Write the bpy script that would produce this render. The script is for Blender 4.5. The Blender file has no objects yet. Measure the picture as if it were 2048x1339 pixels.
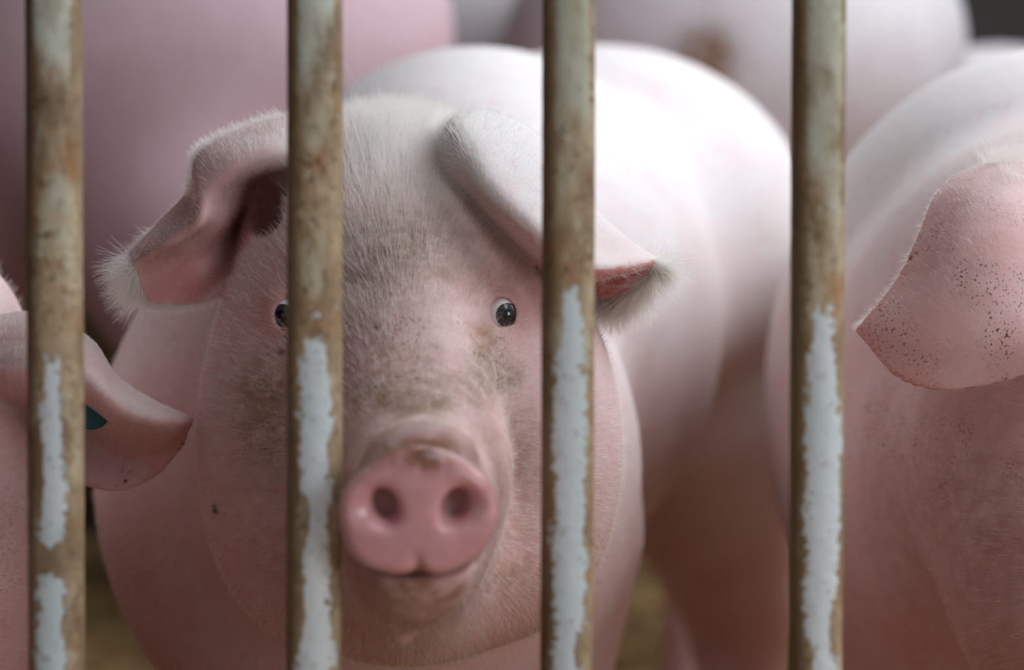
import bpy, math, random
import numpy as np
from mathutils import Vector, Matrix
from mathutils.bvhtree import BVHTree

scene = bpy.context.scene
rng = np.random.default_rng(7)

# ------------------------------------------------------------------ camera
CAM = np.array([0.0, -1.10, 0.72]); TILT = math.radians(1.7); FPX = 4477.0
cd = bpy.data.cameras.new('camera'); cam = bpy.data.objects.new('camera', cd)
scene.collection.objects.link(cam); scene.camera = cam
cam.location = CAM; cam.rotation_euler = (math.radians(90) - TILT, 0, 0)
cd.sensor_width = 36; cd.lens = FPX / 2048 * 36; cd.clip_start = 0.05; cd.clip_end = 60
cd.dof.use_dof = True; cd.dof.focus_distance = 1.30; cd.dof.aperture_fstop = 4.0
cd.dof.aperture_blades = 0

def W(px, py, Y):
    """point of the place seen at that pixel of the photo, at depth Y behind the bars"""
    xc = (px - 1024) / FPX; yc = (669.5 - py) / FPX
    dy = math.cos(TILT) + yc * math.sin(TILT); dz = -math.sin(TILT) + yc * math.cos(TILT)
    t = (Y - CAM[1]) / dy
    return np.array([CAM[0] + t * xc, Y, CAM[2] + t * dz])

# ------------------------------------------------------------------ world, lights, exposure
wd = bpy.data.worlds.new('barn_daylight'); scene.world = wd; wd.use_nodes = True
bg = wd.node_tree.nodes['Background']; bg.inputs[0].default_value = (0.80, 0.87, 1.0, 1); bg.inputs[1].default_value = 0.20

def area(name, loc, target, size, size_y, power, col, spread=180):
    l = bpy.data.lights.new(name, 'AREA'); l.shape = 'RECTANGLE'; l.size = size; l.size_y = size_y
    l.energy = power; l.color = col; l.spread = math.radians(spread)
    o = bpy.data.objects.new(name, l); scene.collection.objects.link(o); o.location = loc
    o.rotation_euler = (Vector(target) - Vector(loc)).to_track_quat('-Z', 'Y').to_euler()
    return o
area('skylight_lamp', (1.4, 1.6, 2.8), (0.4, 1.1, 0.6), 1.8, 1.8, 12.5, (0.92, 0.96, 1.0), 110)
area('barn_side_lamp', (2.0, 0.60, 2.5), (0.0, 0.3, 0.6), 1.2, 1.2, 27, (0.88, 0.94, 1.0))
area('front_fill_lamp', (0.0, -1.0, 2.9), (0.0, 0.2, 0.6), 2.4, 1.4, 21, (0.90, 0.95, 1.0))  # added as soft front fill on faces and bars
area('rear_fill_lamp', (.3, 3.3, 2.5), (.2, 3.0, .8), 1.0, 1.0, 12, (0.94, 0.96, 1.0))  # added to brighten the pigs behind
area('front_right_fill_lamp', (2.2, -2.6, 1.3), (0.0, 0.2, 0.65), 1.2, 1.4, 22, (0.90, 0.95, 1.0))  # added low fill to brighten the right side of the bars

vs = scene.view_settings
scene.display_settings.display_device = 'sRGB'
vs.view_transform = 'Standard'; vs.look = 'None'; vs.exposure = 0.48; vs.gamma = 1.0; vs.use_curve_mapping = False

scene.cycles.max_bounces = 8; scene.cycles.transparent_max_bounces = 6; scene.cycles.adaptive_threshold = 0.02

# ------------------------------------------------------------------ node helpers
def new_mat(name):
    m = bpy.data.materials.new(name); m.use_nodes = True
    nt = m.node_tree
    return m, nt, nt.nodes['Principled BSDF']
def N(nt, typ, **kw):
    n = nt.nodes.new(typ)
    for k, v in kw.items(): setattr(n, k, v)
    return n
def lk(nt, a, b): nt.links.new(a, b)
def attr(nt, name):
    return N(nt, 'ShaderNodeAttribute', attribute_name=name)
def mixc(nt, fac, a, b, blend='MIX'):
    n = N(nt, 'ShaderNodeMix', data_type='RGBA', blend_type=blend)
    for sock, v in ((n.inputs[0], fac), (n.inputs[6], a), (n.inputs[7], b)):
        if isinstance(v, (int, float)): sock.default_value = v
        elif isinstance(v, tuple): sock.default_value = (*v, 1) if len(v) == 3 else v
        else: lk(nt, v, sock)
    return n.outputs[2]
def math_(nt, op, a, b=0.0, clamp=False):
    n = N(nt, 'ShaderNodeMath', operation=op, use_clamp=clamp)
    for sock, v in ((n.inputs[0], a), (n.inputs[1], b)):
        if isinstance(v, (int, float)): sock.default_value = v
        else: lk(nt, v, sock)
    return n.outputs[0]
def noise(nt, scale, detail=4, rough=0.55, vec=None, dist=0.0):
    n = N(nt, 'ShaderNodeTexNoise'); n.inputs['Scale'].default_value = scale
    n.inputs['Detail'].default_value = detail; n.inputs['Roughness'].default_value = rough
    n.inputs['Distortion'].default_value = dist
    if vec is not None: lk(nt, vec, n.inputs['Vector'])
    return n.outputs[0]
def ramp(nt, v, lo, hi):
    n = N(nt, 'ShaderNodeMapRange'); n.interpolation_type = 'SMOOTHSTEP'
    lk(nt, v, n.inputs[0]); n.inputs[1].default_value = lo; n.inputs[2].default_value = hi
    return n.outputs[0]
def objvec(nt, scale=(1, 1, 1)):
    tc = N(nt, 'ShaderNodeTexCoord'); mp = N(nt, 'ShaderNodeMapping'); mp.inputs['Scale'].default_value = scale
    lk(nt, tc.outputs['Object'], mp.inputs[0]); return mp.outputs[0]

def lin(r, g, b):
    f = lambda c: (c / 255 / 12.92) if c / 255 <= 0.04045 else ((c / 255 + 0.055) / 1.055) ** 2.4
    return (f(r), f(g), f(b))

# ------------------------------------------------------------------ materials
def skin_material(name, pale, pink, fine=True):
    m, nt, b = new_mat(name)
    v = objvec(nt)
    a_pink = attr(nt, 'pink').outputs['Fac']; a_dirt = attr(nt, 'dirt').outputs['Fac']
    a_brown = attr(nt, 'brown').outputs['Fac']; a_spk = attr(nt, 'speck').outputs['Fac']
    a_sn = attr(nt, 'snout').outputs['Fac']
    n1 = noise(nt, 14, 5, .6, v); n2 = noise(nt, 90, 4, .65, v); n3 = noise(nt, 420, 3, .6, v)
    f = math_(nt, 'ADD', a_pink, math_(nt, 'MULTIPLY', math_(nt, 'SUBTRACT', n1, .5), .9), True)
    col = mixc(nt, f, pale, pink)
    # fine mottling
    col = mixc(nt, math_(nt, 'MULTIPLY', ramp(nt, n2, .52, .75), .35), col, tuple(c * k for c, k in zip(pink, (.86, .70, .70))))
    # snout skin
    col = mixc(nt, a_sn, col, lin(240, 182, 186))
    # dirt: olive grime between the hairs, plus painted shade of the nose crease
    d = math_(nt, 'MULTIPLY', a_dirt, ramp(nt, math_(nt, 'ADD', math_(nt, 'MULTIPLY', n2, .7), math_(nt, 'MULTIPLY', n3, .5)), .36, .72))
    col = mixc(nt, d, col, lin(130, 110, 90))
    col = mixc(nt, math_(nt, 'MULTIPLY', a_brown, ramp(nt, n2, .25, .62)), col, lin(156, 106, 72))
    # flecks of mud
    n4 = noise(nt, 560, 2, .5, v); n5 = noise(nt, 32, 2, .5, v)
    s = math_(nt, 'MULTIPLY', a_spk, math_(nt, 'MULTIPLY', ramp(nt, n4, .60, .65), ramp(nt, n5, .40, .60)), True)
    col = mixc(nt, s, col, lin(104, 72, 56))
    col = mixc(nt, attr(nt, 'mud').outputs['Fac'], col, lin(70, 48, 42))
    lk(nt, col, b.inputs['Base Color'])
    rg = N(nt, 'ShaderNodeMapRange'); lk(nt, a_sn, rg.inputs[0]); rg.inputs[3].default_value = .62; rg.inputs[4].default_value = .24
    lk(nt, rg.outputs[0], b.inputs['Roughness'])
    b.inputs['Specular IOR Level'].default_value = .4
    lk(nt, math_(nt, 'MULTIPLY', a_sn, .55), b.inputs['Coat Weight']); b.inputs['Coat Roughness'].default_value = .16
    if fine:
        b.inputs['Subsurface Weight'].default_value = .85
        b.inputs['Subsurface Radius'].default_value = (1.0, .42, .34)
        b.inputs['Subsurface Scale'].default_value = .006
        bp = N(nt, 'ShaderNodeBump'); bp.inputs['Strength'].default_value = .5; bp.inputs['Distance'].default_value = .0012
        h = math_(nt, 'ADD', math_(nt, 'MULTIPLY', n2, 1.0), math_(nt, 'MULTIPLY', n3, .35))
        h = math_(nt, 'ADD', h, math_(nt, 'MULTIPLY', s, .8))
        lk(nt, h, bp.inputs['Height']); lk(nt, bp.outputs[0], b.inputs['Normal'])
    return m

PALE = lin(229, 222, 221); PINK = lin(214, 158, 154)
skin_near = skin_material('pig_skin_close', PALE, PINK)
skin_shade = skin_material('pig_skin_painted_shade', lin(214, 184, 190), lin(196, 148, 156), False)  # darker copy of the far skin, with shade put into its colour
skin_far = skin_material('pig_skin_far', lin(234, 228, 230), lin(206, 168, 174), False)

def simple(name, col, rough=.6, metal=0, spec=.5, coat=0):
    m, nt, b = new_mat(name)
    b.inputs['Base Color'].default_value = (*col, 1); b.inputs['Roughness'].default_value = rough
    b.inputs['Metallic'].default_value = metal; b.inputs['Specular IOR Level'].default_value = spec
    b.inputs['Coat Weight'].default_value = coat; b.inputs['Coat Roughness'].default_value = .03
    return m

def hair_material(name):
    m = bpy.data.materials.new(name); m.use_nodes = True; nt = m.node_tree
    nt.nodes.clear()
    out = N(nt, 'ShaderNodeOutputMaterial')
    a = attr(nt, 'soil').outputs['Fac']
    c = mixc(nt, a, lin(254, 250, 244), lin(178, 154, 120))
    h = N(nt, 'ShaderNodeBsdfHairPrincipled', parametrization='COLOR')
    lk(nt, c, h.inputs['Color']); h.inputs['Roughness'].default_value = .35; h.inputs['Radial Roughness'].default_value = .45
    d = N(nt, 'ShaderNodeBsdfDiffuse'); lk(nt, c, d.inputs[0])
    t = N(nt, 'ShaderNodeBsdfTranslucent'); lk(nt, c, t.inputs[0])
    m1 = N(nt, 'ShaderNodeMixShader'); m1.inputs[0].default_value = .5
    lk(nt, d.outputs[0], m1.inputs[1]); lk(nt, t.outputs[0], m1.inputs[2])
    mx = N(nt, 'ShaderNodeMixShader'); mx.inputs[0].default_value = .55
    lk(nt, h.outputs[0], mx.inputs[1]); lk(nt, m1.outputs[0], mx.inputs[2]); lk(nt, mx.outputs[0], out.inputs[0])
    return m
HAIR = hair_material('pig_bristle')

def bar_material():
    m, nt, b = new_mat('rusted_painted_steel')
    v = objvec(nt); vz = objvec(nt, (1, 1, .45))
    bare = attr(nt, 'bare').outputs['Fac']; top = attr(nt, 'high').outputs['Fac']; side = attr(nt, 'side').outputs['Fac']
    n1 = noise(nt, 45, 6, .62, vz); n2 = noise(nt, 190, 5, .65, v); n3 = noise(nt, 16, 4, .6, vz); n4 = noise(nt, 700, 3, .6, v)
    # grime colours
    rust = mixc(nt, ramp(nt, n1, .35, .68), lin(144, 120, 90), lin(204, 180, 146))
    rust = mixc(nt, math_(nt, 'MULTIPLY', ramp(nt, noise(nt, 28, 5, .7, v, .6), .52, .68), .55), rust, lin(176, 112, 58))
    rust = mixc(nt, math_(nt, 'MULTIPLY', ramp(nt, noise(nt, 60, 4, .7, vz, .3), .54, .70), .7), rust, lin(214, 206, 176))
    rust = mixc(nt, ramp(nt, n2, .5, .72), rust, lin(112, 84, 56))
    paint = mixc(nt, ramp(nt, n3, .35, .7), lin(184, 184, 158), lin(216, 220, 206))
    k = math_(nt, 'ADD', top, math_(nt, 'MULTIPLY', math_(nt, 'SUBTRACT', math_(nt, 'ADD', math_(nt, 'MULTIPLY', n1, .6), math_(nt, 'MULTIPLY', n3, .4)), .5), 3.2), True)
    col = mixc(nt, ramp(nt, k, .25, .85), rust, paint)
    col = mixc(nt, side, col, lin(118, 94, 60))  # brown edges; on the left this tint stands in for shade
    # rubbed strip of pale blue paint, ragged edge
    e = math_(nt, 'ADD', bare, math_(nt, 'MULTIPLY', math_(nt, 'SUBTRACT', math_(nt, 'ADD', math_(nt, 'MULTIPLY', n1, .55), math_(nt, 'MULTIPLY', n2, .55)), .55), 4.2))
    mask = ramp(nt, e, .42, .62)
    light = mixc(nt, ramp(nt, n3, .3, .7), lin(214, 226, 228), lin(236, 240, 240))
    light = mixc(nt, math_(nt, 'MULTIPLY', ramp(nt, n2, .56, .70), .55), light, lin(150, 148, 130))
    col = mixc(nt, mask, col, light)
    lk(nt, col, b.inputs['Base Color'])
    r = N(nt, 'ShaderNodeMapRange'); lk(nt, mask, r.inputs[0]); r.inputs[3].default_value = .62; r.inputs[4].default_value = .42
    lk(nt, r.outputs[0], b.inputs['Roughness']); b.inputs['Specular IOR Level'].default_value = .45
    bp = N(nt, 'ShaderNodeBump'); bp.inputs['Strength'].default_value = .9; bp.inputs['Distance'].default_value = .0011
    h = math_(nt, 'ADD', math_(nt, 'MULTIPLY', mask, -.35), math_(nt, 'ADD', math_(nt, 'MULTIPLY', n2, .9), math_(nt, 'MULTIPLY', n4, .3)))
    lk(nt, h, bp.inputs['Height']); lk(nt, bp.outputs[0], b.inputs['Normal'])
    return m

# ------------------------------------------------------------------ object helpers
def link(o, parent=None):
    scene.collection.objects.link(o)
    if parent: o.parent = parent
    return o
def empty(name, loc, label=None, cat=None, group=None):
    o = bpy.data.objects.new(name, None); link(o); o.location = loc; o.empty_display_size = .1
    if label: o['label'] = label
    if cat: o['category'] = cat
    if group: o['group'] = group
    return o
def mesh_obj(name, V, F, mat, parent=None, origin=(0, 0, 0), smooth=True, attrs=None):
    V = np.asarray(V, dtype=np.float32) - np.asarray(origin, dtype=np.float32)
    F = np.asarray(F, dtype=np.int32)
    me = bpy.data.meshes.new(name)
    k = F.shape[1]
    me.vertices.add(len(V)); me.vertices.foreach_set('co', V.ravel())
    me.loops.add(F.size); me.loops.foreach_set('vertex_index', F.ravel())
    me.polygons.add(len(F)); me.polygons.foreach_set('loop_start', np.arange(0, F.size, k, dtype=np.int32))
    me.polygons.foreach_set('loop_total', np.full(len(F), k, dtype=np.int32))
    if smooth: me.polygons.foreach_set('use_smooth', np.ones(len(F), dtype=bool))
    me.update(calc_edges=True); me.validate()
    for an, av in (attrs or {}).items():
        a = me.attributes.new(an, 'FLOAT', 'POINT'); a.data.foreach_set('value', np.asarray(av, dtype=np.float32))
    if mat: me.materials.append(mat)
    o = bpy.data.objects.new(name, me); link(o, parent)
    return o
def lathe(name, prof, axis_mat, mat, parent=None, n=32):
    """prof: (radius, height) list; axis_mat places the result"""
    V = []; F = []
    for r, h in prof:
        for i in range(n):
            a = 2 * math.pi * i / n; V.append(axis_mat @ Vector((r * math.cos(a), r * math.sin(a), h)))
    for j in range(len(prof) - 1):
        for i in range(n):
            F.append((j * n + i, j * n + (i + 1) % n, (j + 1) * n + (i + 1) % n, (j + 1) * n + i))
    return mesh_obj(name, np.array(V), F, mat, parent)

# ------------------------------------------------------------------ signed distance tools
def smin(a, b, k):
    h = np.clip(.5 + .5 * (b - a) / k, 0, 1); return b + (a - b) * h - k * h * (1 - h)
def smax(a, b, k): return -smin(-a, -b, k)
def ell(P, c, r, yaw=0.0, roll=0.0, pitch=0.0):
    q = P - np.asarray(c, dtype=np.float32)
    if yaw:
        s, k = math.sin(yaw), math.cos(yaw); q = np.stack([q[:, 0] * k + q[:, 1] * s, -q[:, 0] * s + q[:, 1] * k, q[:, 2]], 1)
    if roll:
        s, k = math.sin(roll), math.cos(roll); q = np.stack([q[:, 0] * k + q[:, 2] * s, q[:, 1], -q[:, 0] * s + q[:, 2] * k], 1)
    if pitch:
        s, k = math.sin(pitch), math.cos(pitch); q = np.stack([q[:, 0], q[:, 1] * k + q[:, 2] * s, -q[:, 1] * s + q[:, 2] * k], 1)
    r = np.asarray(r, dtype=np.float32)
    k0 = np.sqrt(((q / r) ** 2).sum(1)); k1 = np.sqrt(((q / (r * r)) ** 2).sum(1)) + 1e-9
    return k0 * (k0 - 1) / k1
def cone(P, a, b, ra, rb):
    a = np.asarray(a, dtype=np.float32); b = np.asarray(b, dtype=np.float32); ba = b - a; pa = P - a
    h = np.clip(pa @ ba / (ba @ ba), 0, 1)
    return np.sqrt(((pa - h[:, None] * ba) ** 2).sum(1)) - (ra + (rb - ra) * h)

def patch(rows, nu=64, nv=44):
    """smooth sheet through a grid of points (Catmull-Rom both ways)"""
    G = np.array([[W(*p) for p in r] for r in rows])
    def cr(G, n):
        m = len(G); t = np.linspace(0, m - 1 - 1e-6, n); i = t.astype(int); f = (t - i)[:, None, None]
        g = lambda k: G[np.clip(k, 0, m - 1)]
        p0, p1, p2, p3 = g(i - 1), g(i), g(i + 1), g(i + 2)
        p0 = np.where((i == 0)[:, None, None], 2 * p1 - p2, p0); p3 = np.where((i >= m - 2)[:, None, None], 2 * p2 - p1, p3)
        return .5 * (2 * p1 + (p2 - p0) * f + (2 * p0 - 5 * p1 + 4 * p2 - p3) * f ** 2 + (3 * p1 - p0 - 3 * p2 + p3) * f ** 3)
    G = cr(G, nu); G = cr(G.transpose(1, 0, 2), nv).transpose(1, 0, 2)
    return G
class Sheet:
    def __init__(s, G, t0, t1):
        nu, nv = G.shape[:2]; s.G = G
        V = [Vector(p) for p in G.reshape(-1, 3)]
        F = []; T = []
        for i in range(nu - 1):
            u = i / (nu - 2)
            for j in range(nv - 1):
                w = j / (nv - 2); e = min(1, min(w, 1 - w, (1 - u)) / .12)
                F.append((i * nv + j, i * nv + j + 1, (i + 1) * nv + j + 1, (i + 1) * nv + j))
                T.append((t0 + (t1 - t0) * min(1, u * 1.6)) * (.72 + .28 * e))
        s.T = T; s.bvh = BVHTree.FromPolygons(V, F)
        s.lo = G.reshape(-1, 3).min(0) - .03; s.hi = G.reshape(-1, 3).max(0) + .03
    def dist(s, P):
        d = np.full(len(P), .05, dtype=np.float32)
        c = np.clip(P, s.lo, s.hi); out = np.sqrt(((P - c) ** 2).sum(1)); d = np.maximum(.03, out + .025).astype(np.float32)
        idx = np.nonzero(out <= 0)[0]; find = s.bvh.find_nearest; T = s.T
        for i in idx:
            r = find(P[i], .06)
            if r[0] is not None: d[i] = r[3] - T[r[2]] * .5
        return d

def axis_grid(lo, hi, f_lo, f_hi, fine, coarse):
    xs = [f_lo]
    while xs[-1] < f_hi: xs.append(xs[-1] + fine)
    st = fine
    while xs[-1] < hi: st = min(coarse, st * 1.25); xs.append(xs[-1] + st)
    st = fine; pre = [f_lo]
    while pre[-1] > lo: st = min(coarse, st * 1.25); pre.append(pre[-1] - st)
    a = np.array(pre[::-1][:-1] + xs)
    while (len(a) - 1) % 4: a = np.append(a, a[-1] + st)
    return a.astype(np.float32)

def evaluate(f, P, chunk=200000):
    return np.concatenate([f(P[i:i + chunk]) for i in range(0, len(P), chunk)]) if len(P) else np.zeros(0, np.float32)

def surface(f, xs, ys, zs):
    nx, ny, nz = len(xs), len(ys), len(zs)
    cx, cy, cz = xs[::4], ys[::4], zs[::4]
    C = np.stack(np.meshgrid(cx, cy, cz, indexing='ij'), -1).reshape(-1, 3)
    dc = evaluate(f, C).reshape(len(cx), len(cy), len(cz))
    D = np.repeat(np.repeat(np.repeat(dc, 4, 0), 4, 1), 4, 2)[:nx, :ny, :nz].copy()
    diag = np.sqrt(np.diff(cx)[:, None, None] ** 2 + np.diff(cy)[None, :, None] ** 2 + np.diff(cz)[None, None, :] ** 2)
    m = np.minimum.reduce([np.abs(dc[i:len(cx) - 1 + i, j:len(cy) - 1 + j, k:len(cz) - 1 + k]) for i in (0, 1) for j in (0, 1) for k in (0, 1)])
    near = m < diag * .75 + .006
    need = np.zeros((nx, ny, nz), bool)
    for bi, bj, bk in zip(*np.nonzero(near)):
        need[4 * bi:4 * bi + 5, 4 * bj:4 * bj + 5, 4 * bk:4 * bk + 5] = True
    I = np.nonzero(need)
    P = np.stack([xs[I[0]], ys[I[1]], zs[I[2]]], 1)
    D[I] = evaluate(f, P)
    ins = D < 0
    cnt = sum(ins[i:nx - 1 + i, j:ny - 1 + j, k:nz - 1 + k].astype(np.int8) for i in (0, 1) for j in (0, 1) for k in (0, 1))
    act = (cnt > 0) & (cnt < 8)
    A = np.stack(np.nonzero(act), 1); idx = np.full(act.shape, -1, np.int32); idx[tuple(A.T)] = np.arange(len(A))
    corner = [(i, j, k) for i in (0, 1) for j in (0, 1) for k in (0, 1)]
    val = {c: D[A[:, 0] + c[0], A[:, 1] + c[1], A[:, 2] + c[2]] for c in corner}
    acc = np.zeros((len(A), 3)); n = np.zeros(len(A))
    for c in corner:
        for ax in range(3):
            if c[ax] == 0:
                e = list(c); e[ax] = 1; e = tuple(e)
                a, b = val[c], val[e]; cr_ = (a < 0) != (b < 0); t = np.where(cr_, a / np.where(cr_, a - b, 1), 0)
                p = np.array(c, float)[None].repeat(len(A), 0); p[:, ax] = t
                acc += p * cr_[:, None]; n += cr_
    L = A + acc / np.maximum(n, 1)[:, None]
    V = np.stack([np.interp(L[:, a], np.arange(len(g)), g) for a, g in enumerate((xs, ys, zs))], 1).astype(np.float32)
    F = []
    for ax in range(3):
        o1, o2 = [(1, 2), (2, 0), (0, 1)][ax]
        s0 = [slice(1, -1)] * 3; s0[ax] = slice(0, -1); s1 = list(s0); s1[ax] = slice(1, None)
        a, b = ins[tuple(s0)], ins[tuple(s1)]
        E = np.stack(np.nonzero(a != b), 1); off = np.array([1, 1, 1]); off[ax] = 0; E = E + off
        fl = ins[tuple(E.T)]
        def cell(d1, d2):
            e = E.copy(); e[:, o1] += d1; e[:, o2] += d2; return idx[tuple(e.T)]
        q = np.stack([cell(-1, -1), cell(0, -1), cell(0, 0), cell(-1, 0)], 1)
        q[~fl] = q[~fl][:, ::-1]
        F.append(q)
    F = np.concatenate(F); F = F[(F >= 0).all(1)]
    # settle the vertices on the surface
    def grad(V, e=.0008):
        g = np.zeros_like(V)
        for a in range(3):
            d = np.zeros(3, np.float32); d[a] = e
            g[:, a] = evaluate(f, V + d) - evaluate(f, V - d)
        return g / (2 * e)
    g = grad(V); d = evaluate(f, V)
    g2 = (g ** 2).sum(1)
    stp = np.clip(d / np.maximum(g2, .3), -.002, .002)
    V = V - g * stp[:, None] * .8
    nrm = g / np.maximum(np.sqrt(g2), 1e-6)[:, None]
    return V, F, nrm

# ------------------------------------------------------------------ the pig (laid out for the middle pig; others move its head and trunk)
def aim(c, fwd):
    fwd = np.array(fwd) / np.linalg.norm(fwd); r = np.cross(fwd, [0, 0, 1]); r /= np.linalg.norm(r); u = np.cross(r, fwd)
    return np.asarray(c), r, u, fwd
SN = aim(W(838, 1028, -.036), (0.03, -1, -.10))       # snout disc: centre, right, up, forward (toward the camera)
SN_R = -SN[1]                                          # image right
SN_TAB = [(-180, 160), (-150, 160), (-135, 151), (-120, 137), (-105, 127), (-96, 116), (-90, 102), (-84, 116), (-75, 127), (-60, 134), (-45, 141), (-30, 151), (0, 158), (25, 156),
          (45, 146), (60, 140), (75, 138), (90, 138), (105, 138), (120, 140), (135, 138), (150, 148), (165, 159), (180, 160)]
SN_A = np.radians([a for a, r in SN_TAB]); SN_RAD = np.array([r for a, r in SN_TAB]) / 4205.
def disc_xy(P):
    q = P - SN[0].astype(np.float32)
    return q @ SN_R, q @ SN[2], q @ SN[3]
def snout_disc(P):
    u, v, w = disc_xy(P)
    th = np.arctan2(v, u); r = np.interp(th, SN_A, SN_RAD)
    rr = np.sqrt(u * u + v * v)
    h = .0075; e = .0065
    w2 = w + .15 * (rr / .038) ** 2 * .02            # gently domed face
    a = np.maximum(rr - r + e, -.03) ; b = np.abs(w2) - h + e
    return np.sqrt(np.maximum(a, 0) ** 2 + np.maximum(b, 0) ** 2) + np.minimum(np.maximum(a, b), 0) - e

EYE_R = W(1003, 628, .186); EYE_L = W(585, 630, .186)
def head_sdf(P):
    c = lambda *a: W(*a)
    d = ell(P, c(792, 520, .335), (.098, .105, .092))                                   # skull
    d = smin(d, ell(P, c(792, 405, .325), (.078, .085, .052)), .03)                      # crown
    d = smin(d, ell(P, c(790, 625, .265), (.094, .085, .070)), .05)                      # upper face
    d = smin(d, cone(P, c(800, 640, .225), c(832, 915, .075), .062, .041), .06)          # bridge of the nose
    d = smin(d, ell(P, c(818, 905, .262), (.112, .120, .105)), .05)                      # cheeks
    d = smin(d, ell(P, c(590, 900, .25), (.052, .085, .095)), .04)
    d = smin(d, ell(P, c(1060, 900, .25), (.052, .085, .095)), .04)
    d = smin(d, cone(P, c(842, 1000, -.005), c(835, 960, .09), .0335, .047), .030)        # muzzle
    d = smin(d, cone(P, c(838, 1165, .012), c(815, 1130, .15), .018, .042), .045)         # lower jaw
    d = smin(d, ell(P, c(812, 1120, .22), (.085, .10, .052)), .05)                        # throat
    d = smin(d, ell(P, c(803, 1268, .075), (.0055, .006, .006)), .007)                    # chin wart
    d = smin(d, ell(P, c(845, 1160, -.004), (.020, .013, .0070)), .008)                  # lower lip
    # mouth slit
    d = smax(d, -ell(P, c(840, 1138, -.012), (.030, .030, .0022), 0, 0, .15), .004)
    # soft folds: brow, cheek
    for (x, y, Yd, a, b, cc, rl) in ((1000, 560, .150, .022, .010, .0030, .25), (578, 560, .150, .022, .010, .0030, -.25),
                                     (985, 520, .150, .028, .008, .0018, .35), (600, 520, .150, .028, .008, .0018, -.35)):
        d = smax(d, -ell(P, c(x, y, Yd), (a, b, cc), 0, rl), .006)
    # eyelids, socket
    for E, s in ((EYE_R, 1), (EYE_L, -1)):
        ec = E + np.array([0, .001, 0])
        d = smin(d, ell(P, ec + np.array([.001 * s, -.001, .0035]), (.0150, .0150, .0138)), .009)
        d = smin(d, ell(P, ec + np.array([.0, -.001, -.004]), (.0140, .0138, .0105)), .009)
        hole = ell(P, ec + np.array([-.0010 * s, -.010, -.0006]), (.0094, .024, .0108), 0, -.25 * s)
        hole = smax(hole, (E[2] - .0068 + .08 * s * (P[:, 0] - E[0])) - P[:, 2], .002)
        d = smax(d, -hole, .0016)
        d = smax(d, -ell(P, ec + np.array([-.0068 * s, -.014, -.0050]), (.0050, .016, .0022), 0, -.35 * s), .0016)
        # crease of the upper lid
        d = smax(d, -ell(P, ec + np.array([0, -.0135, .0155]), (.0110, .0035, .0008), 0, .05 * s), .0022)
    sd = snout_disc(P)
    u, v, w = disc_xy(P)
    d = smin(d, sd, .006)
    d = smin(d, ell(P, c(842, 892, -.004), (.024, .014, .0105)), .014)                    # pad above the disc
    d = smax(d, -ell(P, SN[0] - SN[2] * .0265 + SN[3] * .0085 + SN_R * -.0012, (.0022, .0045, .0085)), .004)
    for s in (-1, 1):
        x0 = -.0165 if s < 0 else .0180
        nc = SN[0] + SN_R * x0 + SN[2] * .0045
        tip = nc + SN[3] * .016; inn = nc - SN[3] * .030 + SN_R * (-.002 * s)
        q = P - nc.astype(np.float32); uu = q @ SN_R; vv = q @ SN[2]; ww = q @ SN[3]
        t = .32 * s; ua = uu * math.cos(t) - vv * math.sin(t); va = uu * math.sin(t) + vv * math.cos(t)
        fl = np.clip(ww + .004, 0, .02) * .22
        hole = (np.sqrt((ua / 1.0) ** 2 + (va / 1.35) ** 2) - (.0056 + fl))
        hole = smax(hole, -.0150 - ww, .004)
        d = smax(d, -hole, .0042)
        dish = ell(P, nc + SN_R * (.006 * s) + SN[3] * .0085, (.0100, .0060, .0088))
        d = smax(d, -dish, .005)
    return d

def torso_sdf(P, o):
    """o: dict with lists"""
    d = None
    for kind, a, k in o:
        if kind == 'e': x = ell(P, *a)
        else: x = cone(P, *a)
        d = x if d is None else smin(d, x, k)
    return d

def T_head(pivot, yaw, roll, pitch, scale, shift):
    """world point -> middle pig's own head space"""
    R = (Matrix.Rotation(yaw, 3, 'Z') @ Matrix.Rotation(pitch, 3, 'X') @ Matrix.Rotation(roll, 3, 'Y'))
    R = np.array(R); pivot = np.asarray(pivot); shift = np.asarray(shift)
    inv = lambda P: (((P - pivot - shift) @ R) / scale + pivot).astype(np.float32)
    fwd = lambda p: ((np.asarray(p) - pivot) * scale) @ R.T + pivot + shift
    return inv, fwd, scale

MAIN_TORSO = [
    ('e', (W(735, 950, .55), (.196, .24, .220)), .0),
    ('c', (W(800, 780, .34), W(760, 900, .50), .10, .17), .05),
    ('e', (W(965, 640, .98), (.222, .44, .250), -.08), .05),
    ('e', (W(1195, 480, 1.36), (.236, .28, .212)), .07),
    ('c', (W(560, 1150, .60), W(520, 1500, .62), .085, .055), .06),
    ('c', (W(520, 1500, .62), (W(515, 1500, .60)[0], .60, .03), .050, .036), .03),
    ('c', (W(1030, 1100, .62), W(1060, 1500, .62), .090, .055), .06),
    ('c', (W(1060, 1500, .62), (W(1065, 1500, .60)[0], .60, .03), .050, .036), .03),
    ('c', (W(760, 900, 1.42), (W(760, 900, 1.42)[0] , 1.50, .30), .12, .055), .06),
    ('c', ((W(760, 900, 1.42)[0], 1.50, .30), (W(760, 900, 1.42)[0], 1.46, .03), .05, .036), .03),
    ('c', ((.19, 1.40, .56), (.265, 1.50, .32), .13, .062), .06),
    ('c', ((.265, 1.50, .32), (.265, 1.46, .03), .055, .038), .03),
]
def moved(torso, sh):
    out = []
    for kind, a, k in torso:
        a = list(a); a[0] = np.asarray(a[0]) + sh
        if kind == 'c':
            a[1] = np.asarray(a[1]) + sh
        out.append((kind, tuple(a), k))
    return out

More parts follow.
